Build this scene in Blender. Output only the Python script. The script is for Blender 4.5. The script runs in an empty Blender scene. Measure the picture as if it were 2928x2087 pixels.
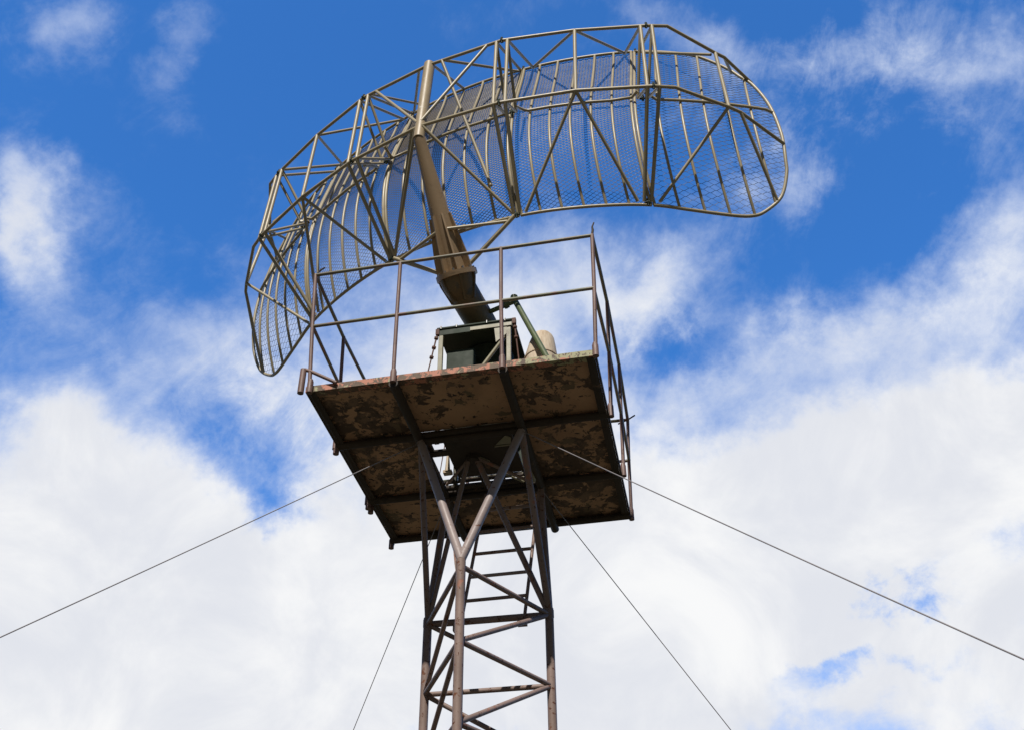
import bpy, math, random
import numpy as np
from mathutils import Vector, Matrix
random.seed(4)
SC = bpy.context.scene
COL = SC.collection
K = 0.7                      # model units -> metres
ZOFF = 6.28                  # platform height over the ground, metres
V3 = lambda *a: np.array(a, float)

# ------------------------------------------------------------------ helpers
def W(p):
    return (p[0]*K, p[1]*K, p[2]*K+ZOFF)

class MB:
    """collects geometry (model units) for one mesh object"""
    def __init__(s): s.v=[]; s.f=[]; s.smooth=[]
    def add(s, vs, fs, smooth=True):
        n=len(s.v); s.v+= [tuple(map(float,v)) for v in vs]
        s.f+=[tuple(i+n for i in f) for f in fs]; s.smooth+=[smooth]*len(fs)
    def sweep(s, pts, radii, sides=12, cap=True, smooth=True):
        pts=[np.array(p,float) for p in pts]
        if np.isscalar(radii): radii=[radii]*len(pts)
        n=len(pts); rings=[]
        t0=pts[1]-pts[0]; t0/=np.linalg.norm(t0)
        a=V3(0,0,1) if abs(t0[2])<.9 else V3(1,0,0)
        u=np.cross(a,t0); u/=np.linalg.norm(u)
        for i,p in enumerate(pts):
            if i==0: t=pts[1]-pts[0]
            elif i==n-1: t=pts[-1]-pts[-2]
            else:
                d1=pts[i]-pts[i-1]; d2=pts[i+1]-pts[i]
                t=d1/np.linalg.norm(d1)+d2/np.linalg.norm(d2)
            t=t/np.linalg.norm(t)
            u=u-t*(u@t); u/=np.linalg.norm(u); w=np.cross(t,u)
            rings.append([p+radii[i]*(math.cos(2*math.pi*k/sides)*u+math.sin(2*math.pi*k/sides)*w) for k in range(sides)])
        vs=[v for r in rings for v in r]; fs=[]
        for i in range(n-1):
            for k in range(sides):
                k2=(k+1)%sides
                fs.append((i*sides+k,i*sides+k2,(i+1)*sides+k2,(i+1)*sides+k))
        s.add(vs,fs,smooth)
        if cap:
            s.add(rings[0],[tuple(range(sides))[::-1]],False)
            s.add(rings[-1],[tuple(range(sides))],False)
        return s
    def tube(s,p0,p1,r,r2=None,sides=12): return s.sweep([p0,p1],[r,r if r2 is None else r2],sides)
    def box(s,c,h,ax=None):
        c=np.array(c,float); ax=[V3(1,0,0),V3(0,1,0),V3(0,0,1)] if ax is None else [np.array(a,float)/np.linalg.norm(a) for a in ax]
        vs=[c+i*h[0]*ax[0]+j*h[1]*ax[1]+k*h[2]*ax[2] for k in(-1,1) for j in(-1,1) for i in(-1,1)]
        s.add(vs,[(0,2,3,1),(4,5,7,6),(0,1,5,4),(2,6,7,3),(0,4,6,2),(1,3,7,5)],False); return s
    def bar(s,p0,p1,w,h,up=(0,0,1)):
        p0=np.array(p0,float);p1=np.array(p1,float);t=p1-p0;L=np.linalg.norm(t);t/=L
        u=np.cross(np.array(up,float),t);u/=np.linalg.norm(u);v=np.cross(t,u)
        return s.box((p0+p1)/2,(L/2,w/2,h/2),(t,u,v))
    def prism(s,poly,th,n):
        poly=[np.array(p,float) for p in poly]; n=np.array(n,float); n/=np.linalg.norm(n); m=len(poly)
        vs=[p-n*th/2 for p in poly]+[p+n*th/2 for p in poly]
        s.add(vs,[tuple(range(m))[::-1],tuple(range(m,2*m))]+[(i,(i+1)%m,m+(i+1)%m,m+i) for i in range(m)],False); return s
    def build(s,name,mat,parent=None,bevel=0):
        me=bpy.data.meshes.new(name)
        o=bpy.data.objects.new(name,me); COL.objects.link(o)
        vs=[W(v) for v in s.v]
        if parent is not None:
            px,py,pz=TW[parent.name]; 
            vs=[(a-px,b-py,c-pz) for a,b,c in vs]; o.parent=parent
            TW[o.name]=TW[parent.name]
        else: TW[o.name]=(0,0,0)
        me.from_pydata(vs,[],s.f); me.update()
        me.polygons.foreach_set('use_smooth',s.smooth)
        me.materials.append(mat)
        if bevel:
            b=o.modifiers.new('bevel','BEVEL'); b.width=bevel; b.segments=2; b.limit_method='ANGLE'
        return o
TW={}
def thing(name,p,label,cat,group=None):
    o=bpy.data.objects.new(name,None); COL.objects.link(o); w=W(p); o.location=w
    o.empty_display_size=.2
    TW[o.name]=w; tag(o,label,cat,group); return o
def tag(o,label,cat,group=None,kind=None):
    if label: o['label']=label
    if cat: o['category']=cat
    if group: o['group']=group
    if kind: o['kind']=kind
def tubeobj(name,p0,p1,r,mat,parent,**k): return MB().tube(p0,p1,r,**k).build(name,mat,parent)

# ------------------------------------------------------------------ materials
class NT:
    def __init__(s,nt): s.nt=nt
    def n(s,t,**k):
        x=s.nt.nodes.new(t)
        for a,b in k.items():
            if a.startswith('i_'):
                key=a[2:]; key=int(key) if key.isdigit() else key.replace('_',' ')
                if hasattr(b,'is_linked') or isinstance(b,bpy.types.NodeSocket): s.nt.links.new(b,x.inputs[key])
                else: x.inputs[key].default_value=b
            else: setattr(x,a,b)
        return x
    def l(s,a,b): s.nt.links.new(a,b)
    def math(s,op,a,b=0.,clamp=False):
        m=s.nt.nodes.new('ShaderNodeMath'); m.operation=op; m.use_clamp=clamp
        for i,v in enumerate((a,b)):
            if isinstance(v,bpy.types.NodeSocket): s.nt.links.new(v,m.inputs[i])
            else: m.inputs[i].default_value=v
        return m.outputs[0]
    def ramp(s,v,lo,hi):
        m=s.nt.nodes.new('ShaderNodeMapRange'); m.interpolation_type='SMOOTHSTEP'
        s.nt.links.new(v,m.inputs['Value']); m.inputs['From Min'].default_value=lo; m.inputs['From Max'].default_value=hi
        return m.outputs['Result']
    def noise(s,vec,scale,detail=4,rough=.55,dist=0.):
        x=s.nt.nodes.new('ShaderNodeTexNoise'); x.inputs['Scale'].default_value=scale; x.inputs['Detail'].default_value=detail
        x.inputs['Roughness'].default_value=rough; x.inputs['Distortion'].default_value=dist
        s.nt.links.new(vec,x.inputs['Vector']); return x.outputs['Fac']
    def mix(s,f,a,b):
        m=s.nt.nodes.new('ShaderNodeMix'); m.data_type='RGBA'
        for sock,v in ((m.inputs[0],f),(m.inputs[6],a),(m.inputs[7],b)):
            if isinstance(v,bpy.types.NodeSocket): s.nt.links.new(v,sock)
            elif isinstance(v,(int,float)): sock.default_value=v
            else: sock.default_value=(*v,1)
        return m.outputs[2]
def newmat(name):
    m=bpy.data.materials.new(name); m.use_nodes=True; nt=m.node_tree; N=NT(nt)
    return m,N,nt.nodes['Principled BSDF']
AL=.74
def worn(name,base,alt,patches,rough=.5,bump=.15,metal=0,spec=.5,grime=None):
    """paint with slow tone changes + list of (colour, scale, lo, hi, seed) shaped chips and stains"""
    m,N,b=newmat(name)
    sc=lambda t:tuple(x*AL for x in t)
    base=sc(base); alt=sc(alt); patches=[(sc(p[0]),)+tuple(p[1:]) for p in patches]
    tc=N.n('ShaderNodeTexCoord').outputs['Object']
    c=N.mix(N.ramp(N.noise(tc,2.6,5,.6),.38,.62),base,alt)
    hgt=N.noise(tc,60,4,.6)
    for col,scale,lo,hi,seed in patches:
        mp=N.n('ShaderNodeMapping'); N.l(tc,mp.inputs['Vector']); mp.inputs['Location'].default_value=(seed*3.1,seed*1.7,seed*.9)
        f=N.ramp(N.noise(mp.outputs[0],scale,8,.62,.4),lo,hi)
        c=N.mix(f,c,col)
        hgt=N.math('SUBTRACT',hgt,N.math('MULTIPLY',f,.8))
    fine=N.ramp(N.noise(tc,38,3,.6),.3,.75)
    c=N.mix(N.math('MULTIPLY',fine,.16),c,tuple(x*.55 for x in base))
    N.l(c,b.inputs['Base Color'])
    rn=N.math('ADD',N.math('MULTIPLY',N.noise(tc,14,3),.3),rough-.15)
    N.l(rn,b.inputs['Roughness']); b.inputs['Metallic'].default_value=metal
    b.inputs['Specular IOR Level'].default_value=spec
    bp=N.n('ShaderNodeBump'); bp.inputs['Strength'].default_value=bump; bp.inputs['Distance'].default_value=.002
    N.l(hgt,bp.inputs['Height']); N.l(bp.outputs[0],b.inputs['Normal'])
    return m
RUST=(.20,.075,.035)
M={}
M['khaki']=worn('olive_khaki_paint',(.49,.415,.275),(.43,.365,.24),[((.26,.19,.11),5,.64,.72,1),((.50,.45,.33),9,.70,.78,2),((.10,.065,.04),23,.70,.78,3)],.42,.12)
M['mast']=worn('scuffed_khaki_paint',(.46,.36,.23),(.41,.32,.20),[((.66,.60,.5),5.5,.63,.66,5),((.6,.55,.45),22,.66,.69,8),((.17,.12,.07),18,.68,.76,3)],.45,.2)
M['elbow']=worn('shaded_olive_brown_paint',(.20,.15,.085),(.15,.12,.07),[((.27,.20,.08),6,.58,.68,4),((.10,.10,.085),5,.60,.68,6),((.05,.035,.02),16,.64,.72,2)],.6,.3,spec=.3)  # olive paint with yellowish patches, darkened for the boom's shadow on the elbow
M['mesh_end']=worn('weathered_steel_mesh',(.15,.15,.145),(.12,.12,.12),[((.08,.05,.035),9,.6,.7,1)],.6,.05,spec=.25)
M['boom']=worn('brown_khaki_paint',(.46,.32,.19),(.39,.27,.155),[((.24,.16,.09),7,.62,.72,4),((.36,.30,.17),4,.62,.72,6)],.5,.3)
M['mesh']=worn('weathered_mesh',(.17,.13,.09),(.11,.09,.068),[((.08,.05,.035),9,.6,.7,1)],.55,.05)
M['rail']=worn('weathered_green_grey_paint',(.22,.225,.15),(.19,.16,.115),[((.25,.13,.10),6,.52,.64,1),((.45,.44,.36),34,.72,.78,2),(RUST,20,.66,.74,5)],.5,.25)
M['post']=worn('primer_red_brown_paint',(.26,.155,.135),(.20,.12,.10),[((.11,.05,.035),14,.60,.70,1),((.22,.21,.15),5,.66,.74,3)],.55,.3)
M['tower']=worn('mauve_brown_paint',(.35,.25,.215),(.28,.20,.17),[(RUST,16,.60,.65,1),((.13,.045,.02),30,.60,.64,7),((.42,.19,.13),7,.60,.68,2),((.10,.05,.035),34,.66,.74,4)],.55,.35,spec=.3)
M['arm']=worn('lilac_grey_paint',(.43,.35,.335),(.37,.295,.28),[(RUST,26,.62,.66,1),((.50,.22,.12),9,.64,.70,2)],.5,.25,spec=.35)
M['dark']=worn('dark_green_paint',(.04,.06,.042),(.03,.042,.03),[((.09,.10,.07),7,.69,.75,1)],.6,.15,spec=.2)
M['frame']=worn('pale_olive_paint',(.36,.33,.22),(.29,.27,.18),[(RUST,9,.64,.72,1),((.15,.12,.08),6,.6,.7,2)],.5,.2)
M['green']=worn('olive_green_paint',(.12,.16,.065),(.10,.13,.055),[((.05,.05,.03),12,.65,.74,1)],.45,.15)
M['rusty']=worn('rusty_steel',(.17,.075,.05),(.11,.05,.035),[((.3,.2,.15),12,.62,.7,1)],.75,.5)
M['steel']=worn('zinc_bolt',(.42,.42,.42),(.32,.32,.30),[(RUST,30,.6,.7,2)],.35,.1,metal=.7)
M['wire']=worn('galvanised_wire',(.34,.31,.32),(.27,.25,.26),[],.6,.05)
M['can']=worn('weathered_tan_canvas',(.40,.31,.21),(.32,.25,.17),[((.50,.42,.32),6,.6,.7,1),((.2,.14,.09),9,.64,.74,2)],.8,.3)
def can_mat():
    m,N,b=newmat('weathered_pale_shell')
    tc=N.n('ShaderNodeTexCoord').outputs['Object']
    mp=N.n('ShaderNodeMapping'); N.l(tc,mp.inputs['Vector']); mp.inputs['Scale'].default_value=(26,26,2.2)
    st=N.ramp(N.noise(mp.outputs[0],1,5,.6),.35,.7)
    c=N.mix(st,(.56,.47,.36),(.37,.28,.19)); c=N.mix(N.ramp(N.noise(tc,9,5),.58,.72),c,(.5,.44,.35))
    N.l(c,b.inputs['Base Color']); b.inputs['Roughness'].default_value=.75
    bp=N.n('ShaderNodeBump'); bp.inputs['Strength'].default_value=.25; bp.inputs['Distance'].default_value=.003
    N.l(st,bp.inputs['Height']); N.l(bp.outputs[0],b.inputs['Normal']); return m
M['can']=can_mat()
# deck underside: tan paint flaking off in big islands over blackened rusty steel
def deck_mat():
    m,N,b=newmat('flaking_tan_paint')
    tc=N.n('ShaderNodeTexCoord').outputs['Object']
    rnd=N.n('ShaderNodeObjectInfo').outputs['Random']
    big=N.noise(tc,1.1,2,.5); n1=N.noise(tc,6.4,11,.68,.4)
    t=N.math('ADD',n1,N.math('MULTIPLY',N.math('SUBTRACT',big,.5),.35))
    t=N.math('ADD',t,N.math('MULTIPLY',N.math('SUBTRACT',rnd,.5),.13))
    f=N.ramp(t,.488,.508)
    tan=N.mix(N.ramp(N.noise(tc,2.2,5,.6),.4,.6),(.47,.285,.17),(.36,.215,.13))
    blk=N.mix(N.ramp(N.noise(tc,7,7,.7),.45,.6),(.085,.055,.037),(.20,.13,.085))
    sp=N.ramp(N.noise(tc,13,8,.7,.4),.60,.62); sp2=N.ramp(N.noise(tc,8.5,6,.6,.3),.655,.67); sp3=N.ramp(N.noise(tc,4.7,7,.65,.3),.60,.61)
    c=N.mix(f,blk,tan); c=N.mix(sp3,c,(.16,.115,.07)); c=N.mix(sp,c,(.028,.02,.014)); c=N.mix(sp2,c,(.42,.25,.13))
    N.l(c,b.inputs['Base Color']); b.inputs['Roughness'].default_value=.8
    bp=N.n('ShaderNodeBump'); bp.inputs['Strength'].default_value=.5; bp.inputs['Distance'].default_value=.004
    N.l(N.math('SUBTRACT',f,N.math('MULTIPLY',sp,.7)),bp.inputs['Height']); N.l(bp.outputs[0],b.inputs['Normal'])
    return m
M['deck']=deck_mat()
# edge strip: cream/green top coat broken off to salmon primer and dark steel
def edge_mat():
    m,N,b=newmat('peeling_edge_paint')
    tc=N.n('ShaderNodeTexCoord').outputs['Object']
    sep=N.n('ShaderNodeSeparateXYZ'); N.l(tc,sep.inputs[0])
    bias=N.ramp(sep.outputs[0],.25*K,2.2*K)      # more green coat is left towards the right-hand corner
    n=N.noise(tc,11,8,.65,.5)
    green=N.ramp(N.math('ADD',n,N.math('MULTIPLY',N.math('SUBTRACT',bias,.5),.17)),.50,.53)
    bias0=N.ramp(sep.outputs[0],1.4*K,.1*K)
    c=N.mix(N.ramp(N.math('SUBTRACT',N.noise(tc,13,9,.7,.6),N.math('MULTIPLY',bias0,.02)),.475,.49),(.13,.085,.055),(.46,.19,.125))
    c=N.mix(green,c,(.33,.32,.19))
    c=N.mix(N.ramp(N.noise(tc,23,8,.7,.4),.535,.55),c,(.10,.065,.045))
    c=N.mix(N.ramp(N.noise(tc,33,4,.6),.70,.73),c,(.7,.66,.6))
    N.l(c,b.inputs['Base Color']); b.inputs['Roughness'].default_value=.7
    bp=N.n('ShaderNodeBump'); bp.inputs['Strength'].default_value=.5; bp.inputs['Distance'].default_value=.003
    N.l(n,bp.inputs['Height']); N.l(bp.outputs[0],b.inputs['Normal']); return m
M['edge']=edge_mat()
M['beam']=worn('blackened_brown_paint',(.065,.045,.032),(.045,.032,.023),[((.22,.13,.08),6,.62,.7,1),((.035,.025,.02),13,.56,.64,2)],.75,.4)
def grass_mat():
    m,N,b=newmat('grass_field')
    tc=N.n('ShaderNodeTexCoord').outputs['Object']
    c=N.mix(N.ramp(N.noise(tc,.6,6,.6),.35,.65),(.075,.065,.035),(.105,.085,.05))
    c=N.mix(N.ramp(N.noise(tc,6,5,.65),.4,.7),c,(.018,.024,.008))
    N.l(c,b.inputs['Base Color']); b.inputs['Roughness'].default_value=.95
    bp=N.n('ShaderNodeBump'); bp.inputs['Distance'].default_value=.05; N.l(N.noise(tc,25,5),bp.inputs['Height']); N.l(bp.outputs[0],b.inputs['Normal']); return m
M['grass']=grass_mat()
M['concrete']=worn('footing_concrete',(.33,.32,.29),(.27,.26,.23),[((.15,.15,.12),5,.6,.7,1)],.9,.4)

# ------------------------------------------------------------------ ground
g=MB(); R_=4000/K; zg=-ZOFF/K
gs=[-R_,-60/K,-12/K,12/K,60/K,R_]
vs=[(x,y,zg) for y in gs for x in gs]; fs=[(j*6+i,j*6+i+1,(j+1)*6+i+1,(j+1)*6+i) for j in range(5) for i in range(5)]
g.add(vs,fs,False); go=g.build('ground',M['grass']); tag(go,None,None,None,'structure')

# ------------------------------------------------------------------ lattice tower
D=3.188; X1,X2=.931,2.071; Y1,Y2=1.002,2.203; WD=3.0
F_=(1.506,.721); L_=(.859,1.927); Rr=(2.162,1.963)
tw=thing('lattice_tower',(1.5,1.6,zg),'rust-speckled brown three-legged tube lattice tower carrying the square platform','tower')
z1,dz=-1.782,.765
rings=[z1-i*dz for i in range(0,10) if z1-i*dz>zg+.15]
for (x,y) in (F_,L_,Rr):
    t=MB(); t.sweep([(x,y,zg),(x,y,z1+.07)],.046,16)
    if (x,y)!=F_: t.tube((x,y,rings[0]-.03),(x,y,rings[0]+.05),.050,sides=16)
    t.tube((x,y,zg),(x,y,zg+.04),.12,sides=16)
    t.build('leg',M['tower'],tw)
def P(a,z): return (a[0],a[1],z)
for i,z in enumerate(rings):
    for a,b in ((F_,L_),(F_,Rr),(L_,Rr)):
        big=.036 if (i==0 and a is L_) else .026
        tubeobj('ring_strut',P(a,z),P(b,z),big,M['tower'],tw)
    if i+1<len(rings):
        zn=rings[i+1]
        tubeobj('diagonal_strut',P(F_,z),P(L_,zn),.026,M['tower'],tw)
        tubeobj('diagonal_strut',P(L_,z),P(Rr,zn),.026,M['tower'],tw)
        tubeobj('diagonal_strut',P(Rr,z),P(F_,zn),.026,M['tower'],tw)
HZ=-.08
FLc,FRc,BLc,BRc=(.95,1.0,HZ),(2.07,1.0,HZ),(.95,2.2,HZ),(2.07,2.2,HZ)
tubeobj('head_arm',P(F_,z1+.07),FLc,.045,M['arm'],tw,sides=16); tubeobj('head_arm',P(F_,z1+.07),FRc,.045,M['arm'],tw,sides=16)
for p0,p1,r in ((P(L_,z1+.05),FLc,.033),(P(L_,z1+.05),BLc,.040),(P(L_,z1+.0),(1.38,1.45,-.06),.028),(P(Rr,z1+.05),FRc,.040),(P(Rr,z1+.05),BRc,.040),(P(Rr,z1+.0),(1.47,1.47,-.06),.033)):
    tubeobj('head_arm',p0,p1,r,M['tower'],tw)
tubeobj('head_brace',(1.47,1.42,-.07),(1.97,2.02,-.08),.020,M['tower'],tw); tubeobj('head_brace',(1.40,1.42,-.07),(1.02,1.90,-.08),.016,M['tower'],tw)
MB().sweep([(1.43,1.46,-.02),(1.43,1.46,-.10)],[.085,.075],18).build('bearing_seat',M['beam'],tw)
for p0,p1 in ((FLc,FRc),(BLc,BRc),(FLc,BLc),(FRc,BRc)):
    tubeobj('head_beam',V3(*p0)-(0,0,.0),p1,.035,M['beam'],tw)
MB().prism([(F_[0]-.045,F_[1]-.01,z1+.06),(F_[0]-.078,F_[1]-.01,z1+.17),(F_[0]-.062,F_[1]-.01,z1+.02),(F_[0]-.045,F_[1]-.01,z1-.08)],.012,(0,1,0)).build('gusset',M['tower'],tw)
tag(MB().box((1.5,1.6,zg+.06),(1.1,1.1,.06)).build('footing_slab',M['concrete'],tw,bevel=.01),None,None)

# ------------------------------------------------------------------ ladder
ld=thing('access_ladder',(1.55,1.95,-1.85),'short narrow steel ladder leaning from the tower ring up into the platform hatch','ladder')
lb,lt=V3(1.215,1.93,-1.83),V3(1.42,2.17,-.10); rb,rt=V3(1.90,1.93,-1.83),V3(2.06,2.17,-.10)
tubeobj('side_rail',lb,lt,.019,M['tower'],ld); tubeobj('side_rail',rb,rt,.019,M['tower'],ld)
for z in (-1.53,-1.23,-.93,-.63,-.33):
    f=(z+1.83)/1.73; tubeobj('rung',lb+(lt-lb)*f,rb+(rt-rb)*f,.019,M['arm'] if abs(z+1.23)<.01 else M['tower'],ld)
MB().box((1.19,1.93,-1.84),(.05,.03,.05)).build('foot_clamp',M['tower'],ld); MB().box((1.88,1.93,-1.86),(.05,.03,.03)).build('foot_clamp',M['tower'],ld)

# ------------------------------------------------------------------ platform
pf=thing('work_platform',(1.5,1.6,0),'square steel service platform with flaking brown underside and pipe handrails','platform')
xs=[0.0,X1,X2,WD]; ys=[0.0,Y1,Y2,D]
for j in range(3):
    for i in range(3):
        if i==1 and j==1: continue
        g=.004
        MB().box(((xs[i]+xs[i+1])/2,(ys[j]+ys[j+1])/2,.062),((xs[i+1]-xs[i])/2-g,(ys[j+1]-ys[j])/2-g,.008)).build('deck_panel',M['deck'],pf)
# rims
MB().box((WD/2,-.012,.037),(WD/2+.02,.008,.037)).box((WD/2,.036,.004),(WD/2-.002,.038,.004)).build('edge_rim',M['edge'],pf)
MB().box((WD/2,D+.012,.037),(WD/2+.02,.008,.037)).box((WD/2,D-.036,.004),(WD/2-.002,.038,.004)).build('edge_rim',M['beam'],pf)
MB().box((-.012,D/2,.037),(.008,D/2,.037)).box((.040,D/2,.000),(.042,D/2-.002,.004)).build('edge_rim',M['beam'],pf)
MB().box((WD+.012,D/2,.037),(.008,D/2,.037)).box((WD-.040,D/2,.000),(.042,D/2-.002,.004)).build('edge_rim',M['beam'],pf)
for y in (Y1,Y2): tubeobj('cross_beam',(-.02,y,.0),(WD+.03,y,.0),.045,M['beam'],pf,sides=14)
tubeobj('cross_beam',(-.02,D-.03,-.01),(WD+.02,D-.03,-.01),.04,M['beam'],pf,sides=14)
for x in (X1,X2): tubeobj('long_beam',(x,-.03,-.035),(x,D+.06,-.035),.05,M['beam'],pf,sides=14)
for x in (.0+.03,WD-.03): tubeobj('side_beam',(x,0.02,.02),(x,D-.02,.02),.03,M['beam'],pf)
# small studs under the far edge
for x in (X1-.14,X1+.12,X2-.17,X2-.13):
    MB().tube((x,D+.03,.02),(x,D+.03,-.09),.014).build('stud',M['beam'],pf)
# posts and rails
HR,HM=1.587,.845; FL_=.056
def flare(x,y,z):
    k=z/HR*FL_
    return V3(x+(k if x>2.9 else -k if x<.1 else 0), y+(k if y>3 else -k if y<.1 else 0), z)
loop=[(.035,-.045),(X1,-.045),(X2,-.045),(WD+.02,-.045),(WD+.045,Y1),(WD+.045,Y2),(WD+.03,D+.02),(X2,D+.04),(X1,D+.04),(-.02,D+.02),(-.035,Y2),(-.035,Y1)]
tops=[];mids=[]
HRv={}
for i,(x,y) in enumerate(loop):
    top=flare(x,y,HR); md=flare(x,y,HM)
    if i==6: top=top+V3(.0,.0,-.09)
    if i==0: top=top+V3(-.035,0,0); md=md+V3(-.02,0,0)
    jit=V3(random.uniform(-.006,.006),random.uniform(-.006,.006),0)
    tops.append(top); mids.append(md)
    t=MB(); t.sweep([(x,y,-.02),md+jit,top],.0215,12); t.sweep([top,top+V3(0,0,.012)],.0215,12)
    p=t.build('rail_post',M['post'],pf)
    MB().sweep([(x,y,-.035),(x,y,.10),(x,y,.135)],[.033,.033,.024],14).build('post_socket',M['post'],p)
def railrun(name,pts,idx):
    for a,b in idx:
        tubeobj(name,pts[a],pts[b],.0205 if name=='top_rail' else .0195,M['rail'],pf)
railrun('top_rail',tops,[(0,3),(3,4),(4,5),(5,6),(6,9),(9,10),(10,11),(11,0)])
railrun('mid_rail',mids,[(0,1),(1,2),(2,3),(3,4),(4,5),(5,6),(6,9),(9,10),(10,11),(11,0)])
# bent wire hooks on two corner posts, toggle on far right corner
h=tops[0]; MB().sweep([h+V3(.0,0,-.02),h+V3(.02,0,.02),h+V3(.045,.0,.065),h+V3(.10,0,.10)],.010,8).build('wire_hook',M['beam'],pf)
h=tops[3]; MB().sweep([h+V3(0,0,0),h+V3(.012,0,.08),h+V3(.008,0,.13),h+V3(.03,0,.19)],[.016,.014,.010,.008],8).build('wire_hook',M['beam'],pf)
h=tops[6]; MB().sweep([h+V3(-.13,0,-.05),h+V3(0,0,-.0),h+V3(.10,0,.06)],.010,8).build('wire_hook',M['beam'],pf)
# outriggers that carry the right hand posts
for y in (Y1,Y2): tubeobj('outrigger',(WD-.05,y,-.0),(WD+.06,y,-.0),.03,M['post'],pf)
for y in (Y1,Y2,D): tubeobj('outrigger_stub',(-.02,y,-.10),(-.02,y,.02),.034,M['post'],pf)
MB().tube((-.02,Y2+.10,-.10),(-.02,Y2+.10,.02),.034).build('outrigger_stub',M['post'],pf)
# hinge post and fold-down bar at the left front corner
t=MB(); t.sweep([(-.055,-.06,-.035),(-.055,-.06,.27)],.034,14); t.build('hinge_post',M['post'],pf)
t=MB(); t.sweep([(-.04,-.06,.27),(.03,-.06,.235),(.32,-.045,.055)],.019,12); t.build('gate_bar',M['post'],pf)

# ------------------------------------------------------------------ guy wires
gl=[(FLc,50,-1,-1,'thin guy wire crossing the platform underside and running down to the left edge'),
    (FRc,45,1,-1,'guy wire crossing in front of the platform underside towards the lower right'),
    (BLc,48,-1,1,'thinnest guy wire dropping steeply just left of the tower from behind the platform'),
    (BRc,45,1,1,'guy wire descending right of the tower from behind the far edge of the platform')]
for c,az,sx,sy,lab in gl:
    Rg=10.0; e=V3(c[0]+sx*Rg*math.cos(math.radians(az)),c[1]+sy*Rg*math.sin(math.radians(az)),zg)
    pts=[]
    for k in range(25):
        f=k/24; p=V3(*c)*(1-f)+e*f; p[2]-=.06*math.sin(math.pi*f); pts.append(p)
    o=thing('guy_wire',tuple(e),lab,'guy wire','guy wires staying the tower')
    MB().sweep(pts,.0050,8).build('cable',M['wire'],o)
    MB().sweep([pts[-1],pts[-1]+(pts[-2]-pts[-1])*.5],.02,8).build('turnbuckle',M['rusty'],o)
    MB().box(tuple(e+V3(0,0,.05)),(.25,.25,.08)).build('anchor_block',M['concrete'],o,bevel=.01)

# ------------------------------------------------------------------ antenna pedestal
pd=thing('antenna_pedestal',(1.5,1.6,.07),'dark boxy turret frame with sloping stays standing in the platform hatch','pedestal')
bx0,bx1,by0,by1,bz0,bz1=1.06,1.96,1.12,2.06,-.02,1.60
for x,y in ((bx0+.03,by0+.02),(bx1-.05,by0+.02),(bx0+.03,by1-.03),(bx1-.05,by1-.03)):
    MB().box((x,y,(bz0+bz1-.06)/2),(.027,.022,(bz1-.06-bz0)/2)).build('corner_post',M['frame'],pd,bevel=.003)
tp=MB().box(((bx0+bx1)/2,(by0+by1)/2,bz1+.012),((bx1-bx0)/2+.02,(by1-by0)/2+.02,.012))
tp=tp.build('top_plate',M['dark'],pd,bevel=.004)
for i,x in enumerate((bx0+.03,bx0+.22,bx1-.31,bx1-.09)):
    MB().sweep([(x,by0-.012,bz1-.0),(x,by0-.012,bz1+.04)],.010,8).build('plate_bolt',M['steel'],tp)
MB().box(((bx0+bx1)/2,by0+.008,bz1-.05),((bx1-bx0)/2,.014,.036)).build('top_channel',M['dark'],pd)
MB().box((bx1-.26,by0-.012,bz1-.055),(.25,.004,.024)).build('name_strip',M['frame'],pd)
MB().prism([(bx1-.22,by0-.0,bz1-.09),(bx1-.07,by0-.0,bz1-.09),(bx1-.07,by0-.0,bz1-.19),(bx1-.20,by0-.0,bz1-.30)],.012,(0,1,0)).build('corner_gusset',M['frame'],pd)
tubeobj('brace',(bx1-.10,by0+.02,1.38),(1.20,by0+.05,.42),.022,M['frame'],pd)
tubeobj('brace',(bx0+.05,by0+.06,.52),(1.30,by0+.10,.20),.022,M['frame'],pd)
# equipment cabinet, slewing drum and tapered housing under the top plate
MB().box((1.295,1.38,.76),(.165,.12,.62)).build('cabinet',M['dark'],pd,bevel=.008)
MB().sweep([(1.56,1.72,.20),(1.56,1.72,.9),(1.56,1.72,1.56)],[.22,.25,.30],28).build('slewing_drum',M['dark'],pd)
MB().box((1.56,by1-.07,.82),(.36,.012,.74)).build('rear_cover',M['dark'],pd)
MB().box((1.555,1.475,-.02),(.385,.385,.012)).build('floor_plate',M['beam'],pd)
MB().box((1.02,1.335,-.015),(.16,.045,.02)).build('floor_plate',M['beam'],pd)
MB().box((1.50,1.055,.012),(.56,.035,.018)).build('floor_plate',M['beam'],pd)
MB().box((.975,1.20,.0),(.045,.15,.02)).build('floor_plate',M['beam'],pd)
MB().prism([(1.73,1.27,-.037),(1.87,1.11,-.037),(1.92,1.16,-.037),(1.90,1.275,-.037)],.006,(0,0,1)).build('lit_gap_plate',M['frame'],pd)  # pale plates stand in for the sunlit box interior showing through a gap
MB().box((1.81,1.30,-.036),(.10,.010,.006)).build('lit_gap_plate',M['frame'],pd)
for y,z,r in ((1.955,-.02,.018),(2.10,.0,.035)):
    tubeobj('sole_bar',(X1,y,z),(X2,y,z),r,M['beam'],pd)
for x in (1.10,1.17,1.42,1.68,1.93):
    tubeobj('sole_tie',(x,1.88,-.02),(x,2.18,-.02),.014,M['beam'],pd)
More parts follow.
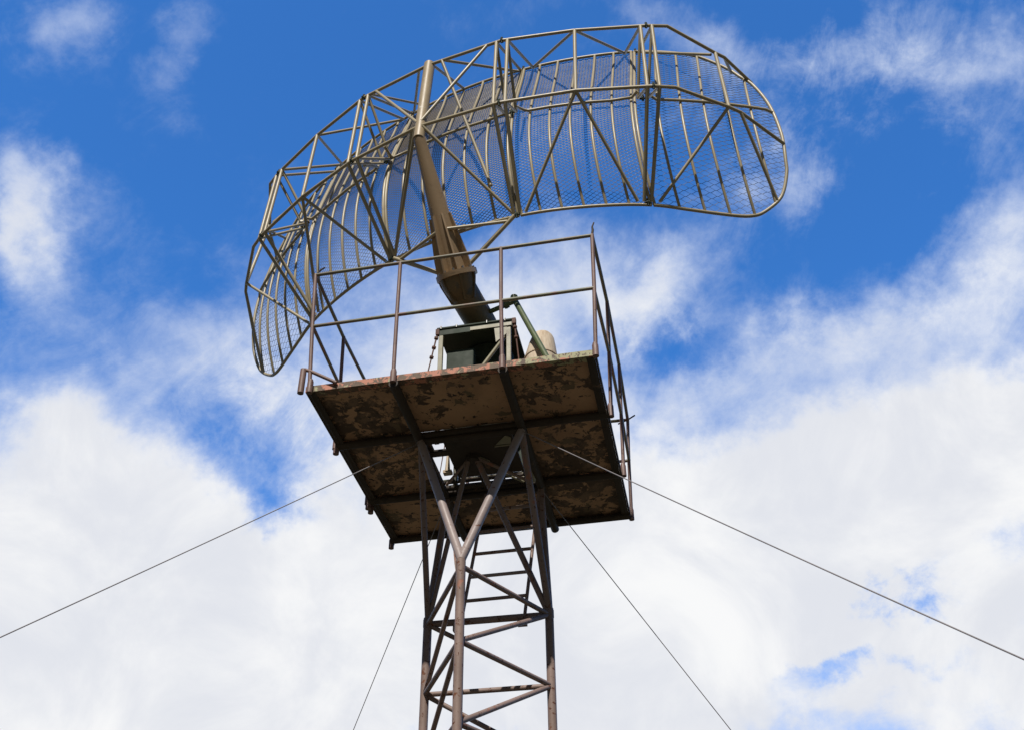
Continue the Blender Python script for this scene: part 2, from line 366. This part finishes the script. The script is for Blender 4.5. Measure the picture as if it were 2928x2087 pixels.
# turnbuckle stays
for a,b,n in (((bx0-.01,by0,1.58),(.84,1.04,.09),3),((bx1+.02,by0,1.60),(2.10,1.16,.09),2),((bx0-.01,by1,1.58),(.86,2.10,.09),2),((bx1+.02,by1,1.58),(2.16,2.1,.09),2)):
    a=V3(*a);b=V3(*b); st=MB().sweep([a,a*.72+b*.28,b],[.011,.009,.005],8).build('stay_rod',M['rusty'],pd)
    for k in range(n):
        c=a*(1-.07-.10*k)+b*(.07+.10*k); t=(b-a)/np.linalg.norm(b-a)
        MB().tube(c-t*.012,c+t*.012,.026,sides=8).build('knob',M['rusty'],st)
    MB().box(tuple(a+V3(0,0,-.02)),(.022,.024,.04)).build('lug',M['rusty'],st)
MB().bar((bx1+.02,1.85,1.45),(2.22,1.9,.09),.04,.03).build('side_brace',M['dark'],pd)
# hatch fittings on the tower head seen against the light
for a,b,r in (((2.00,1.06,-.03),(2.02,1.52,-.06),.016),((1.50,1.45,-.05),(1.60,1.56,-.05),.010),((1.72,1.86,-.05),(1.90,2.05,-.06),.012)):
    tubeobj('hatch_rod',a,b,r,M['frame'],pd)
MB().sweep([(1.07,1.72,-.02),(1.07,1.72,.12),(1.07,1.72,.30),(1.05,1.70,.9)],[.032,.022,.010,.006],10).box((1.07,1.74,-.02),(.05,.035,.018)).build('floor_clamp',M['can'],pd)
MB().sweep([(2.02,1.7,-.05),(2.03,1.95,-.12)],.03,10).build('conduit',M['frame'],pd)

# pale canister behind the pedestal
cn=thing('canister',(2.25,1.38,.07),'pale weathered tapered canister standing on the platform behind the green pipe','canister')
MB().sweep([(2.25,1.38,.07),(2.25,1.38,.75),(2.252,1.38,1.21),(2.268,1.38,1.38),(2.280,1.38,1.475),(2.288,1.38,1.515),(2.294,1.38,1.54),(2.296,1.38,1.553)],[.208,.208,.190,.158,.134,.114,.086,.04],36).build('shell',M['can'],cn)
MB().sweep([(2.251,1.38,1.165),(2.251,1.38,1.185)],[.2005,.1995],36).build('band',M['can'],cn)

# green waveguide pipe
pp=thing('drain_pipe',(2.63,.75,.07),'olive green bent pipe slanting from the mast elbow down to the platform deck','pipe')
MB().sweep([(1.93,1.40,2.19),(2.36,1.0,.91),(2.63,.75,.07)],.036,14).build('slanting_pipe',M['green'],pp)
MB().sweep([(1.93,1.40,2.235),(1.93,1.40,2.15)],[.045,.05],14).build('elbow_cap',M['green'],pp)
t=MB().sweep([(1.62,1.42,2.055),(1.93,1.40,2.15)],.030,14); t.build('horizontal_pipe',M['green'],pp)
MB().sweep([(1.83,1.405,2.07),(1.83,1.40,2.19)],.024,10).build('valve',M['green'],pp)
MB().sweep([(1.80,1.41,2.110),(1.86,1.405,2.128)],.045,14).build('coupling',M['green'],pp)

# ------------------------------------------------------------------ radar antenna
lat=V3(0.97084,-0.23935,0.01344); fw=V3(0.23972,0.96956,-0.04977); up=V3(-0.00111,0.05154,0.99867); org=V3(1.5002,1.6021,0)
def A(s,d,v): return org+s*lat+d*fw+v*up
N_={'A0':(0,-1.878,5.28),'B0':(0,-1.96,3.82),
'Ac':(1.053,-1.793,5.293),'Bc':(1.048,-1.835,3.851),'Rtc':(0.917,-0.817,6.079),'Rmc':(0.940,-1.214,4.476),'Rbc':(0.873,-0.938,2.828),'Ae':(2.848,-1.204,5.283),'Be':(2.843,-1.265,3.849),'Rte':(2.465,-0.333,6.073),'Rme':(2.564,-0.689,4.477),'Rbe':(2.387,-0.384,2.835),'Am':(1.978,-1.529,5.290),'Bm':(1.963,-1.594,3.863),'Ak':(3.092,-1.077,5.293),'Bk':(3.074,-1.129,3.860),'An':(3.544,-0.432,5.289),'Bn':(3.580,-0.588,3.856),'Rtn':(3.633,0.125,5.538),'Aend':(3.854,0.225,5.289),'Bend':(4.055,0.240,3.851),'Rmend':(4.024,0.214,4.481)}
N_={k:V3(*v) for k,v in N_.items()}
RX=[-1.2703,0.1598,0.1306,-0.0477,0.0906,-0.0078]
def S_(s,v):
    u=v-4.4; return RX[0]+RX[1]*u+RX[2]*u*u+RX[3]*u**3+RX[4]*s*s+RX[5]*s*s*u
RIM=[(0,6.10),(.92,6.095),(1.7,6.10),(2.465,6.10),(2.976,6.02),(3.24,5.93),(3.471,5.73),(3.634,5.54),(3.74,5.36),(3.855,5.19),(3.969,4.82),(4.028,4.48),(4.055,4.1),(4.05,3.85),(4.019,3.56),(3.995,3.40),(3.908,3.15),(3.802,2.99),(3.605,2.83),(3.47,2.775),(3.316,2.755),(3.059,2.755),(2.785,2.77),(2.40,2.80),(1.7,2.80),(.90,2.80),(0,2.79)]
def catmull(pts,n=4):
    out=[]; P_=[pts[0]]+list(pts)+[pts[-1]]
    for i in range(1,len(P_)-2):
        p0,p1,p2,p3=[np.array(P_[j],float) for j in(i-1,i,i+1,i+2)]
        for k in range(n):
            t=k/n; out.append(.5*((2*p1)+(-p0+p2)*t+(2*p0-5*p1+4*p2-p3)*t*t+(-p0+3*p1-3*p2+p3)*t**3))
    out.append(np.array(pts[-1],float)); return out
RIMS=catmull(RIM,5)
top=[p for p in RIMS if p[1]>4.1]; bot=[p for p in RIMS if p[1]<=4.1]
ts=np.array([p[0] for p in top]); tv=np.array([p[1] for p in top]); bs=np.array([p[0] for p in bot])[::-1]; bv=np.array([p[1] for p in bot])[::-1]
def vtop(s): return float(np.interp(abs(s),ts,tv))
def vbot(s): return float(np.interp(abs(s),bs,bv))
SMAX=4.05
rd=thing('radar_antenna',(1.5,1.6,1.62),'large curved khaki radar reflector of wire mesh on a tube truss with leaning mast','radar antenna')
sec=[('c',-1,-1.,-1.)]
JC,JE=.905,2.43
# mesh panels: wavy strands bonded into hexagons
def mesh_panel(s0,s1,period,rowh,name,wire,mat='mesh'):
    vs=[];fs=[]; r=wire
    rows=int((6.14-2.74)/rowh)+1; step=period/8
    js=np.arange(math.floor(s0/step),math.ceil(s1/step)+1)
    prof=[-1,-1,-.33,.33,1,1,.33,-.33]       # strand shape over one period
    for row in range(rows):
        v0=2.74+row*rowh; ph=4*(row%2)
        run=[]
        runs=[]
        for j in js:
            s=min(max(j*step,s0),s1); v=v0+prof[(j+ph)%8]*rowh*.5
            ok=vbot(s)+.008<v<vtop(s)-.006 and abs(s)<SMAX
            if ok:
                if not run or abs(run[-1][0]-s)>1e-6: run.append((s,v))
            else:
                if len(run)>1: runs.append(run)
                run=[]
        if len(run)>1: runs.append(run)
        for run in runs:
            n0=len(vs)
            for s,v in run:
                d=S_(s,v)+.03
                p=A(s,d,v)
                vs+= [p-up*r*.8-fw*r*.5, p+up*r*.8-fw*r*.5, p+fw*r]
            for k in range(len(run)-1):
                a=n0+3*k; b=a+3
                fs+=[(a,a+1,b+1,b),(a+1,a+2,b+2,b+1),(a+2,a,b,b+2)]
    t=MB(); t.v=[tuple(p) for p in vs]; t.f=fs; t.smooth=[False]*len(fs)
    return t.build(name,M[mat],rd)
def rib_obj(s,parent,r=.0185,vt=None,vb=None,dd=0):
    a=vbot(s) if vb is None else vb; b=vtop(s) if vt is None else vt
    pts=[A(s,S_(s,v)+dd,v) for v in np.linspace(a,b,22)]
    return MB().sweep(pts,r,12).build('rib',M['khaki'],parent)
def rim_pts(s0,s1,which):
    ss=np.linspace(s0,s1,16); f=vtop if which else vbot
    return [A(s,S_(s,f(s)),f(s)) for s in ss]
def L(name,side,off=0.0,toward=None):
    """node position; off moves it along the surface towards node `toward`"""
    p=N_[name].copy()
    if toward is not None:
        q=N_[toward]; p=p+(q-p)/np.linalg.norm(q-p)*off
    return A(p[0]*side,p[1],p[2])
def loc(name,off=0.0,toward=None):
    p=N_[name].copy()
    if toward is not None:
        q=N_[toward]; p=p+(q-p)/np.linalg.norm(q-p)*off
    return p
def AW(p,side): return A(p[0]*side,p[1],p[2])
DJ=.075; DR=.038
def chord(parent,pts,r=.0215,name='chord'): return MB().sweep(pts,r,12).build(name,M['khaki'],parent)
def strut(parent,p0,p1,r=.0205,mat=None,name='strut'): return MB().sweep([p0,p1],r,12).build(name,mat or M['khaki'],parent)
def Rloc(name,off):       # rib-frame nodes of the reflector, offset in s
    p=N_[name].copy(); s=p[0]+off; v=p[2]; return V3(s,S_(s,v),v)
def rmnode(name,off): p=Rloc(name,off); p[1]-=.06; return p
def bolt(parent,p,t,r=.020):
    """pair of clamp plates with a vertical bolt at a frame joint"""
    t=t/np.linalg.norm(t); m=MB()
    m.tube(p-t*.016,p-t*.004,.036,sides=6); m.tube(p+t*.004,p+t*.016,.036,sides=6)
    m.tube(p-up*.055,p+up*.065,.010,sides=6); m.tube(p+up*.045,p+up*.065,.018,sides=6)
    m.tube(p-t*.045,p+t*.045,.013,sides=8)
    m.build('joint_bolt',M['dark'],parent)
# ---- centre section
pc=mesh_panel(-JC,JC,.062,.0185,'reflector_panel',.0051)
for s in np.linspace(-JC,JC,7)[1:-1]: rib_obj(s,pc)
for sd in (-1,1): rib_obj(sd*(JC-DR*.55),pc,.021)
chord(pc,rim_pts(-JC+.01,JC-.01,1),.021,'rim_tube'); chord(pc,rim_pts(-JC+.01,JC-.01,0),.021,'rim_tube')
TR=lambda: None
def frame_empty(label=None):
    return None
# truss frame meshes: chords are the part, struts are its sub-parts
def frame(name_pts): return chord(rd,name_pts,.0225,'truss_chord')
Ain=[AW(loc('Ac',DJ,'A0'),-1),AW(loc('A0'),1),AW(loc('Ac',DJ,'A0'),1)]
Bin=[AW(loc('Bc',DJ,'B0'),-1),AW(loc('B0'),1),AW(loc('Bc',DJ,'B0'),1)]
ext=lambda P_: [P_[0]+(P_[0]-P_[1])/np.linalg.norm(P_[0]-P_[1])*.06]+P_[0:]
def extend(P_,a=.062,b=.062):
    P_=[p.copy() for p in P_]
    P_[0]=P_[0]+(P_[0]-P_[1])/np.linalg.norm(P_[0]-P_[1])*a; P_[-1]=P_[-1]+(P_[-1]-P_[-2])/np.linalg.norm(P_[-1]-P_[-2])*b
    return P_
cA=frame(extend(Ain)); cB=frame(extend(Bin))
for sd in (-1,1):
    a=AW(loc('Ac',DJ,'A0'),sd); b=AW(loc('Bc',DJ,'B0'),sd)
    rt_=AW(Rloc('Rtc',-DR),sd); rb_=AW(Rloc('Rbc',-DR),sd); rm_=AW(rmnode('Rmc',-DR-.03),sd)
    strut(cA,a,b,.0245,name='post')
    strut(cB,b,rb_,.0245,name='post')
    strut(cA,a,rt_); strut(cA,a,rm_); strut(cB,b,rm_)
    strut(cA,AW(loc('Ac',.21,'A0'),sd),AW(loc('B0')+V3(.03,0,.10),sd),.0215)      # rear diagonals to the mast
    strut(cB,AW(loc('B0')+V3(.05,0,-.02),sd),rb_,.0215)
    t=(AW(N_['Am'],sd)-AW(N_['A0'],sd))
    bolt(cA,AW(N_['Ac'],sd),t); bolt(cB,AW(N_['Bc'],sd),t)
    bolt(pc,AW(Rloc('Rtc',0),sd)+up*.02,t); bolt(pc,AW(rmnode('Rmc',0),sd),t); bolt(pc,AW(Rloc('Rbc',0),sd)-up*.02,t)
# struts from the top chord to the reflector's top rim
strut(cA,A(0.05,-1.875,5.28),A(0,S_(0,6.09),6.09))
strut(cA,A(.22,-1.86,5.285),AW(Rloc('Rtc',-.08),1)); strut(cA,A(-.14,-1.87,5.285),AW(Rloc('Rtc',-.05),-1),.019)
strut(cA,A(-.93,-1.80,5.29),A(-.62,S_(.62,6.09),6.09),.018)
strut(cA,A(.20,-1.865,5.285),A(.66,-1.235,3.14),.0215)
strut(cB,A(-.10,-1.95,3.83),AW(Rloc('Rbc',-DR),-1),.021)
# centre reflector mid chord, kinked back to the truss near the joints
def midchord(parent,ss,side,ends):
    pts=[A(side*s,S_(s,4.46)-.045,4.46) for s in ss]
    if ends[0] is not None: pts=[ends[0][0],ends[0][1]]+pts
    if ends[1] is not None: pts=pts+[ends[1][1],ends[1][0]]
    return MB().sweep(pts,.0205,12).build('mid_chord',M['khaki'],parent)
rc=np.linspace(-JC,JC,7)[1:-1]
midchord(pc,rc,1,((AW(rmnode('Rmc',-.10),-1)-fw*.22,AW(rmnode('Rmc',-.10),-1)),(AW(rmnode('Rmc',-.10),1)-fw*.22,AW(rmnode('Rmc',-.10),1))))
# ---- side and end sections
for sd in (-1,1):
    # side
    a0,a1=JC,JE
    ps=mesh_panel(*( (a0,a1) if sd>0 else (-a1,-a0)),.078,.0235,'reflector_panel',.0039)
    rs=np.linspace(a0,a1,7)[1:-1]
    for s in rs: rib_obj(sd*s,ps)
    rib_obj(sd*(a0+DR*.55),ps,.021); rib_obj(sd*(a1-DR*.55),ps,.021)
    chord(ps,rim_pts(sd*(a0+.01),sd*(a1-.01),1),.021,'rim_tube'); chord(ps,rim_pts(sd*(a0+.01),sd*(a1-.01),0),.021,'rim_tube')
    Ap=[AW(loc('Ac',DJ,'Am'),sd),AW(N_['Am'],sd),AW(loc('Ae',DJ,'Am'),sd)]; Bp=[AW(loc('Bc',DJ,'Bm'),sd),AW(N_['Bm'],sd),AW(loc('Be',DJ,'Bm'),sd)]
    fA=frame(extend(Ap)); fB=frame(extend(Bp))
    ti=AW(Rloc('Rtc',DR),sd); te=AW(Rloc('Rte',-DR),sd); bi=AW(Rloc('Rbc',DR),sd); be=AW(Rloc('Rbe',-DR),sd)
    mi=AW(rmnode('Rmc',DR+.02),sd); me_=AW(rmnode('Rme',-DR-.02),sd)
    ti2=AW(Rloc('Rtc',DR+.10),sd); te2=AW(Rloc('Rte',-DR-.10),sd)
    strut(fA,Ap[0],Bp[0],.0245,name='post'); strut(fA,Ap[1],Bp[1],.0245,name='post'); strut(fA,Ap[2],Bp[2],.0245,name='post')
    strut(fB,Bp[0],bi,.0245,name='post'); strut(fB,Bp[2],be,.0245,name='post')
    strut(fB,Bp[1],AW(Rloc('Rbc',DR+.07),sd),.0215); strut(fB,Bp[1],AW(Rloc('Rbe',-DR-.07),sd),.0215)
    strut(fA,Ap[0],ti2); strut(fA,Ap[1],ti2); strut(fA,Ap[1],te2); strut(fA,Ap[2],te2)
    strut(fA,Ap[0],mi); strut(fA,Ap[2],me_); strut(fB,Bp[0],mi,.019); strut(fB,Bp[2],me_,.019)
    e0=AW(rmnode('Rmc',.16),sd); e1=AW(rmnode('Rme',-.13),sd)
    midchord(ps,rs,sd,((Bp[0]*.45+e0*.55,e0),(AW(rmnode('Rme',-.03),sd)-fw*.10+up*.03,e1+up*.02)))
    t=(AW(N_['Ae'],sd)-AW(N_['Am'],sd))
    bolt(fA,AW(N_['Ae'],sd),t); bolt(fB,AW(N_['Be'],sd),t); bolt(ps,AW(Rloc('Rte',0),sd)+up*.02,t); bolt(ps,AW(rmnode('Rme',0),sd),t); bolt(ps,AW(Rloc('Rbe',0),sd)-up*.02,t)
    # end
    pe=mesh_panel(*((JE,SMAX) if sd>0 else (-SMAX,-JE)),.140,.0345,'reflector_panel',.0034,'mesh_end')
    for s in JE+.02+.265*np.arange(1,6): rib_obj(sd*s,pe)
    rib_obj(sd*(JE+DR*.55),pe,.021)
    rp=[p for p in RIMS if p[0]>JE+.01]; rp=[(JE+.012,vtop(JE))]+[p for p in rp if p[0]>JE+.02]+[(JE+.012,vbot(JE))]
    chord(pe,[A(sd*p[0],S_(p[0],p[1]),p[1]) for p in rp],.0225,'rim_tube')
    k2=loc('An')*.78+loc('Aend')*.22+V3(.02,-.03,0)
    Ap=[AW(loc('Ae',DJ,'Ak'),sd),AW(N_['Ak'],sd),AW(N_['An'],sd),AW(k2,sd),AW(N_['Aend'],sd)]
    kb=loc('Bn')*.80+loc('Bend')*.20+V3(.015,-.03,0)
    Bp=[AW(loc('Be',DJ,'Bk'),sd),AW(N_['Bk'],sd),AW(N_['Bn'],sd),AW(kb,sd),AW(N_['Bend'],sd)]
    gA=frame(extend(Ap,.062,.0)); gB=frame(extend(Bp,.062,0))
    ti=AW(Rloc('Rte',DR),sd); bi=AW(Rloc('Rbe',DR),sd); mi=AW(rmnode('Rme',DR+.02),sd); ti2=AW(Rloc('Rte',DR+.06),sd)
    strut(gA,Ap[0],Bp[0],.0245,name='post'); strut(gA,Ap[2],Bp[2],.0245,name='post'); strut(gB,Bp[0],bi,.0245,name='post')
    strut(gA,Ap[0],ti); strut(gA,Ap[2]-lat*sd*.06,ti2); strut(gA,Ap[0],mi); strut(gB,Bp[0],mi,.019)
    strut(gA,Ap[3],AW(N_['Rtn'],sd)); strut(gB,Bp[2],AW(Rloc('Rbe',DR+.09),sd),.0215)
    lo=V3(3.80,S_(3.80,3.0),3.0); strut(gB,Bp[3],AW(lo,sd),.0215)
    e0=AW(rmnode('Rme',.12),sd); ss=list(JE+.02+.265*np.arange(1,6))+[3.95]
    pts=[AW(rmnode('Rme',.03),sd)-fw*.10+up*.03,e0+up*.02]+[A(sd*s,S_(s,4.47)-.045,4.47) for s in ss]+[A(sd*4.025,S_(4.025,4.48),4.48)]
    MB().sweep(pts,.0205,12).build('mid_chord',M['khaki'],pe)

# ---- mast, boom, flange and elbow
mt=MB().sweep([A(0,-1.845,5.335),A(0,-1.93,3.60)],[.074,.070],28).build('mast_tube',M['mast'],rd)
bA=A(0,-1.925,3.63); bB=A(0,-.812,2.262); ax=(bB-bA)/np.linalg.norm(bB-bA)
bm=MB().sweep([bA,bA*.55+bB*.45,bB],[.072,.112,.152],36).build('boom',M['boom'],rd)
# weld seam
w0=lat*math.cos(2.2)+np.cross(ax,lat)*math.sin(2.2)
side2=np.cross(ax,lat); side2/=np.linalg.norm(side2)
if side2@fw>0: side2=-side2              # points to the viewer's side and down
def around(a): return lat*math.cos(a)+side2*math.sin(a)
for a in (math.radians(x) for x in (105,60,10,170,230,310)):
    n=around(a); t=np.cross(ax,n); p0=bA*.42+bB*.58; 
    q=[p0+n*.105,p0+n*.150,bA*.12+bB*.88+n*.225,bB+n*.238,bB+n*.130]
    MB().prism(q,.022,t).build('fin',M['boom'],bm)
sm=MB(); 
for k in range(34):
    f=.03+.50*k/34; c=bA*(1-f)+bB*f; r=.072+(.172-.072)*f; sm.sweep([c+around(1.95)*(r-.001)-ax*.008,c+around(1.95)*(r+.003),c+around(1.95)*(r-.001)+ax*.008],.006,6)
sm.build('weld_seam',M['boom'],bm)
fl=MB().sweep([bB-ax*.012,bB+ax*.048],.256,40).build('flange',M['boom'],rd,bevel=.004)
for k in range(12):
    c=bB+around(math.radians(15+30*k))*.222; MB().tube(c-ax*.042,c-ax*.012,.016,sides=6).build('flange_bolt',M['steel'],fl)
e=[bB+ax*.045,bB+ax*.14,A(0,-.66,2.13),A(0,-.42,2.085),A(0,-.10,2.03),A(0,.10,1.90),A(0,.16,1.62)]
e=[tuple(p) for p in catmull([tuple(p) for p in e],4)]
n=len(e); rr=[.225-.035*min(1,i/7) for i in range(n)]
el=MB().sweep(e,rr,36).build('elbow',M['elbow'],rd)
for a in (60,120,5,175):
    nn=around(math.radians(a)); t=np.cross(ax,nn); p0=bB+ax*.048
    MB().prism([p0+nn*.17,p0+nn*.245,p0+ax*.05+nn*.24,p0+ax*.30+nn*.16,p0+ax*.30+nn*.10],.026,t).build('gusset',M['elbow'],el)
MB().sweep([A(0,.14,1.70),A(0,.14,1.63)],[.27,.30],32).build('base_ring',M['dark'],rd)
MB().prism([A(.22,-.05,1.95),A(.30,-.05,1.63),A(.16,-.05,1.63)],.02,fw).build('base_gusset',M['boom'],rd)
# bracing between the boom foot and the reflector's lower joints
for sd in (-1,1):
    j=AW(Rloc('Rbc',-.03),sd)-up*.03
    p1=bA*.10+bB*.90+lat*sd*.12; strut(bm,j,p1+lat*sd*.06+ax*.12,.028,M['khaki'],'foot_brace')
    q0=j*.86+p1*.14; p2=bA*.31+bB*.69+around(math.radians(62 if sd>0 else 122))*.12; strut(bm,q0,p2,.022,M['khaki'],'foot_brace')
MB().box(tuple(A(.17,-1.02,2.80)),(.045,.03,.035),(lat,fw,up)).build('chord_bracket',M['khaki'],bm)

# ------------------------------------------------------------------ sky
wd=bpy.data.worlds.new('World'); SC.world=wd; wd.use_nodes=True; nt=wd.node_tree; N=NT(nt)
bg=nt.nodes['Background']; 
sdir=V3(-.03,-1,1.17); sdir/=np.linalg.norm(sdir)
el_=math.asin(sdir[2]); az=math.atan2(sdir[0],sdir[1])
sky=nt.nodes.new('ShaderNodeTexSky'); sky.sky_type='NISHITA'; sky.sun_disc=False; sky.sun_elevation=el_; sky.sun_rotation=az
sky.air_density=1.0; sky.dust_density=.3; sky.ozone_density=2.5
gam=N.n('ShaderNodeHueSaturation'); gam.inputs['Saturation'].default_value=1.0; gam.inputs['Value'].default_value=1.0
N.l(sky.outputs[0],gam.inputs['Color'])
tc=N.n('ShaderNodeTexCoord').outputs['Generated']
nrm=N.n('ShaderNodeVectorMath',operation='NORMALIZE'); N.l(tc,nrm.inputs[0])
sp=N.n('ShaderNodeSeparateXYZ'); N.l(nrm.outputs[0],sp.inputs[0])
x,y,z=sp.outputs
# deep blue on the side away from the sun, dimmed to grey elsewhere to cut fill in the shadows
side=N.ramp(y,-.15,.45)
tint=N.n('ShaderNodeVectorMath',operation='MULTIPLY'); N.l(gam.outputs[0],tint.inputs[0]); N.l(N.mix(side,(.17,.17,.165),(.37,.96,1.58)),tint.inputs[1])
zc=N.math('MAXIMUM',z,.06)
pl=N.n('ShaderNodeCombineXYZ'); N.l(N.math('DIVIDE',x,N.math('ADD',zc,.12)),pl.inputs[0]); N.l(N.math('DIVIDE',y,N.math('ADD',zc,.12)),pl.inputs[1])
pv=pl.outputs[0]
azn=N.math('MULTIPLY',N.math('ARCTAN2',x,y),57.29578); eln=N.math('MULTIPLY',N.math('ARCSINE',z),57.29578)
n2=N.n('ShaderNodeTexNoise'); n2.inputs['Scale'].default_value=6.5; n2.inputs['Detail'].default_value=9; n2.inputs['Roughness'].default_value=.6; N.l(nrm.outputs[0],n2.inputs['Vector'])
wx=N.n('ShaderNodeSeparateColor'); N.l(n2.outputs['Color'],wx.inputs[0])
azw=N.math('ADD',azn,N.math('MULTIPLY',N.math('SUBTRACT',wx.outputs[0],.5),17.0))
elw=N.math('ADD',eln,N.math('MULTIPLY',N.math('SUBTRACT',wx.outputs[1],.5),12.0))
BL=[(-33.5,26.3,10.2,6.3,1.3),(-17.0,23.3,12.6,7.1,1.2),(4.4,30.0,9.3,5.2,1.35),(-1.9,23.1,10.0,6.4,1.1),(-40.3,32.8,5.3,2.5,0.6),(17.5,31,6.0,4.8,1.05),(12.2,22.2,6.4,5.6,0.8),(-29.9,37.7,9.9,2.4,0.36),(-15.2,40.6,10.4,4.1,0.5),(-5.4,43.3,7.4,3.1,0.42),(-44.9,43.1,3.0,2.2,0.58),(-42.4,40.1,2.3,2.3,0.7),(-38.6,42.6,4.0,1.6,0.22),(-46.2,50.2,2.6,2.2,0.48),(-37.6,51.5,2.2,3.4,0.36),(17.3,51.0,5.0,2.1,0.5),(23.6,47.4,4.2,2.4,0.55),(7.6,52.2,4.5,2.4,0.5),(9.8,46.2,2.6,3.4,0.36),(-42,20,11,6,1.3),(-44,15,12,6,.8),(-12.5,34.5,7.5,4.5,1.0),(18,18,7,4,.5),(2.5,55,3,1.5,.25),(17.9,38.6,6.1,2.3,0.3),(10.3,37.3,6.7,1.3,0.35),(22.4,39.6,3.6,2.9,0.32),(0.8,41.6,4.6,2.6,0.5),(-8.0,55.9,12.0,1.3,0.12),(-29.9,34.0,1.9,1.8,-0.3),(-26.0,31.4,1.7,1.6,-.62),(9.6,24.3,2.8,1.3,-0.85),(12.5,25.6,2.0,1.0,-0.5),(8,21.2,2.5,.8,-.6),(-0.2,39.1,3.3,1.4,-0.45),(13.6,42.6,4.3,1.3,-0.25),(13.7,27.1,1.3,0.8,-0.3),(3.7,20.2,3.2,0.8,-0.2)]
acc=None
for a0,e0,sa,se,am in BL:
    da=N.math('DIVIDE',N.math('SUBTRACT',azw,a0),sa); de=N.math('DIVIDE',N.math('SUBTRACT',elw,e0),se)
    q=N.math('ADD',N.math('MULTIPLY',da,da),N.math('MULTIPLY',de,de))
    gsn=N.math('MULTIPLY',N.math('POWER',2.718,N.math('MULTIPLY',q,-.8)),am)
    acc=gsn if acc is None else N.math('ADD',acc,gsn)
# elsewhere in the sky: broken cloud towards the horizon, left off the sun side to cut fill
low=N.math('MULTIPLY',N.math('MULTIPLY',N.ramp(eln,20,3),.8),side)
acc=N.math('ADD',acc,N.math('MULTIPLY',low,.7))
f1=N.noise(pv,3.4,13,.62,.3); f2=N.noise(nrm.outputs[0],19,13,.70,.25)
sv=N.n('ShaderNodeCombineXYZ')
N.l(N.math('ADD',N.math('MULTIPLY',azn,.080),N.math('MULTIPLY',eln,.068)),sv.inputs[0]); N.l(N.math('ADD',N.math('MULTIPLY',azn,-.16),N.math('MULTIPLY',eln,.20)),sv.inputs[1])
f3=N.noise(sv.outputs[0],1.1,12,.68,.8)
def spot(a0,e0,sa,se,am):
    da=N.math('DIVIDE',N.math('SUBTRACT',azn,a0),sa); de=N.math('DIVIDE',N.math('SUBTRACT',eln,e0),se)
    return N.math('MULTIPLY',N.math('POWER',2.718,N.math('MULTIPLY',N.math('ADD',N.math('MULTIPLY',da,da),N.math('MULTIPLY',de,de)),-1.)),am)
rag=N.math('ADD',spot(11,24,6,4,1.0),N.math('ADD',spot(15,49,12,7,.6),spot(-26,35,6,4,.45)))
tex=N.math('ADD',N.math('MULTIPLY',N.math('SUBTRACT',f1,.5),1.25),N.math('ADD',N.math('MULTIPLY',N.math('SUBTRACT',f2,.5),1.0),N.math('MULTIPLY',N.math('SUBTRACT',f3,.5),N.math('ADD',.75,N.math('MULTIPLY',N.ramp(acc,.5,1.0),-.65)))))
amp=N.math('ADD',N.math('ADD',.55,rag),N.math('MULTIPLY',N.ramp(acc,.8,1.5),-.25))
dens=N.math('ADD',acc,N.math('MULTIPLY',tex,amp))
cov=N.ramp(dens,.05,1.0)
sh=N.noise(nrm.outputs[0],7,10,.6,.5)
cl=N.mix(N.ramp(sh,.35,.7),(5.05,5.2,5.6),(6.3,6.33,6.38))
cl=N.mix(N.ramp(dens,.45,1.1),(4.1,4.7,6.0),cl)
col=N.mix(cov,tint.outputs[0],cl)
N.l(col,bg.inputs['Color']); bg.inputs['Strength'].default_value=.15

# ------------------------------------------------------------------ sun + camera
sl=bpy.data.lights.new('sun','SUN'); sl.energy=5.0; sl.angle=math.radians(.53); sl.color=(1,.945,.86)
so=bpy.data.objects.new('sun',sl); COL.objects.link(so); so.rotation_euler=Vector(tuple(sdir)).to_track_quat('Z','Y').to_euler()
so.location=(0,-5,20)
def rot(yaw,pitch,roll):
    cy,sy=np.cos(yaw),np.sin(yaw);cp,spp=np.cos(pitch),np.sin(pitch)
    f=V3(sy*cp,cy*cp,spp); r=V3(cy,-sy,0); u=np.cross(r,f); cr,sr=np.cos(roll),np.sin(roll)
    return cr*r+sr*u,-sr*r+cr*u,f
r,u,f=rot(-0.1885,0.67038,-0.00893)
cd=bpy.data.cameras.new('camera'); cd.sensor_width=36; cd.lens=36*3055.25/2928; cd.clip_end=20000; cd.clip_start=.05
co=bpy.data.objects.new('camera',cd); COL.objects.link(co)
cw=W((3.74861,-8.31262,-6.68298))
co.matrix_world=Matrix(((r[0],u[0],-f[0],cw[0]),(r[1],u[1],-f[1],cw[1]),(r[2],u[2],-f[2],cw[2]),(0,0,0,1)))
SC.camera=co
SC.view_settings.view_transform='Standard'; SC.view_settings.look='None'; SC.view_settings.exposure=0; SC.view_settings.gamma=1
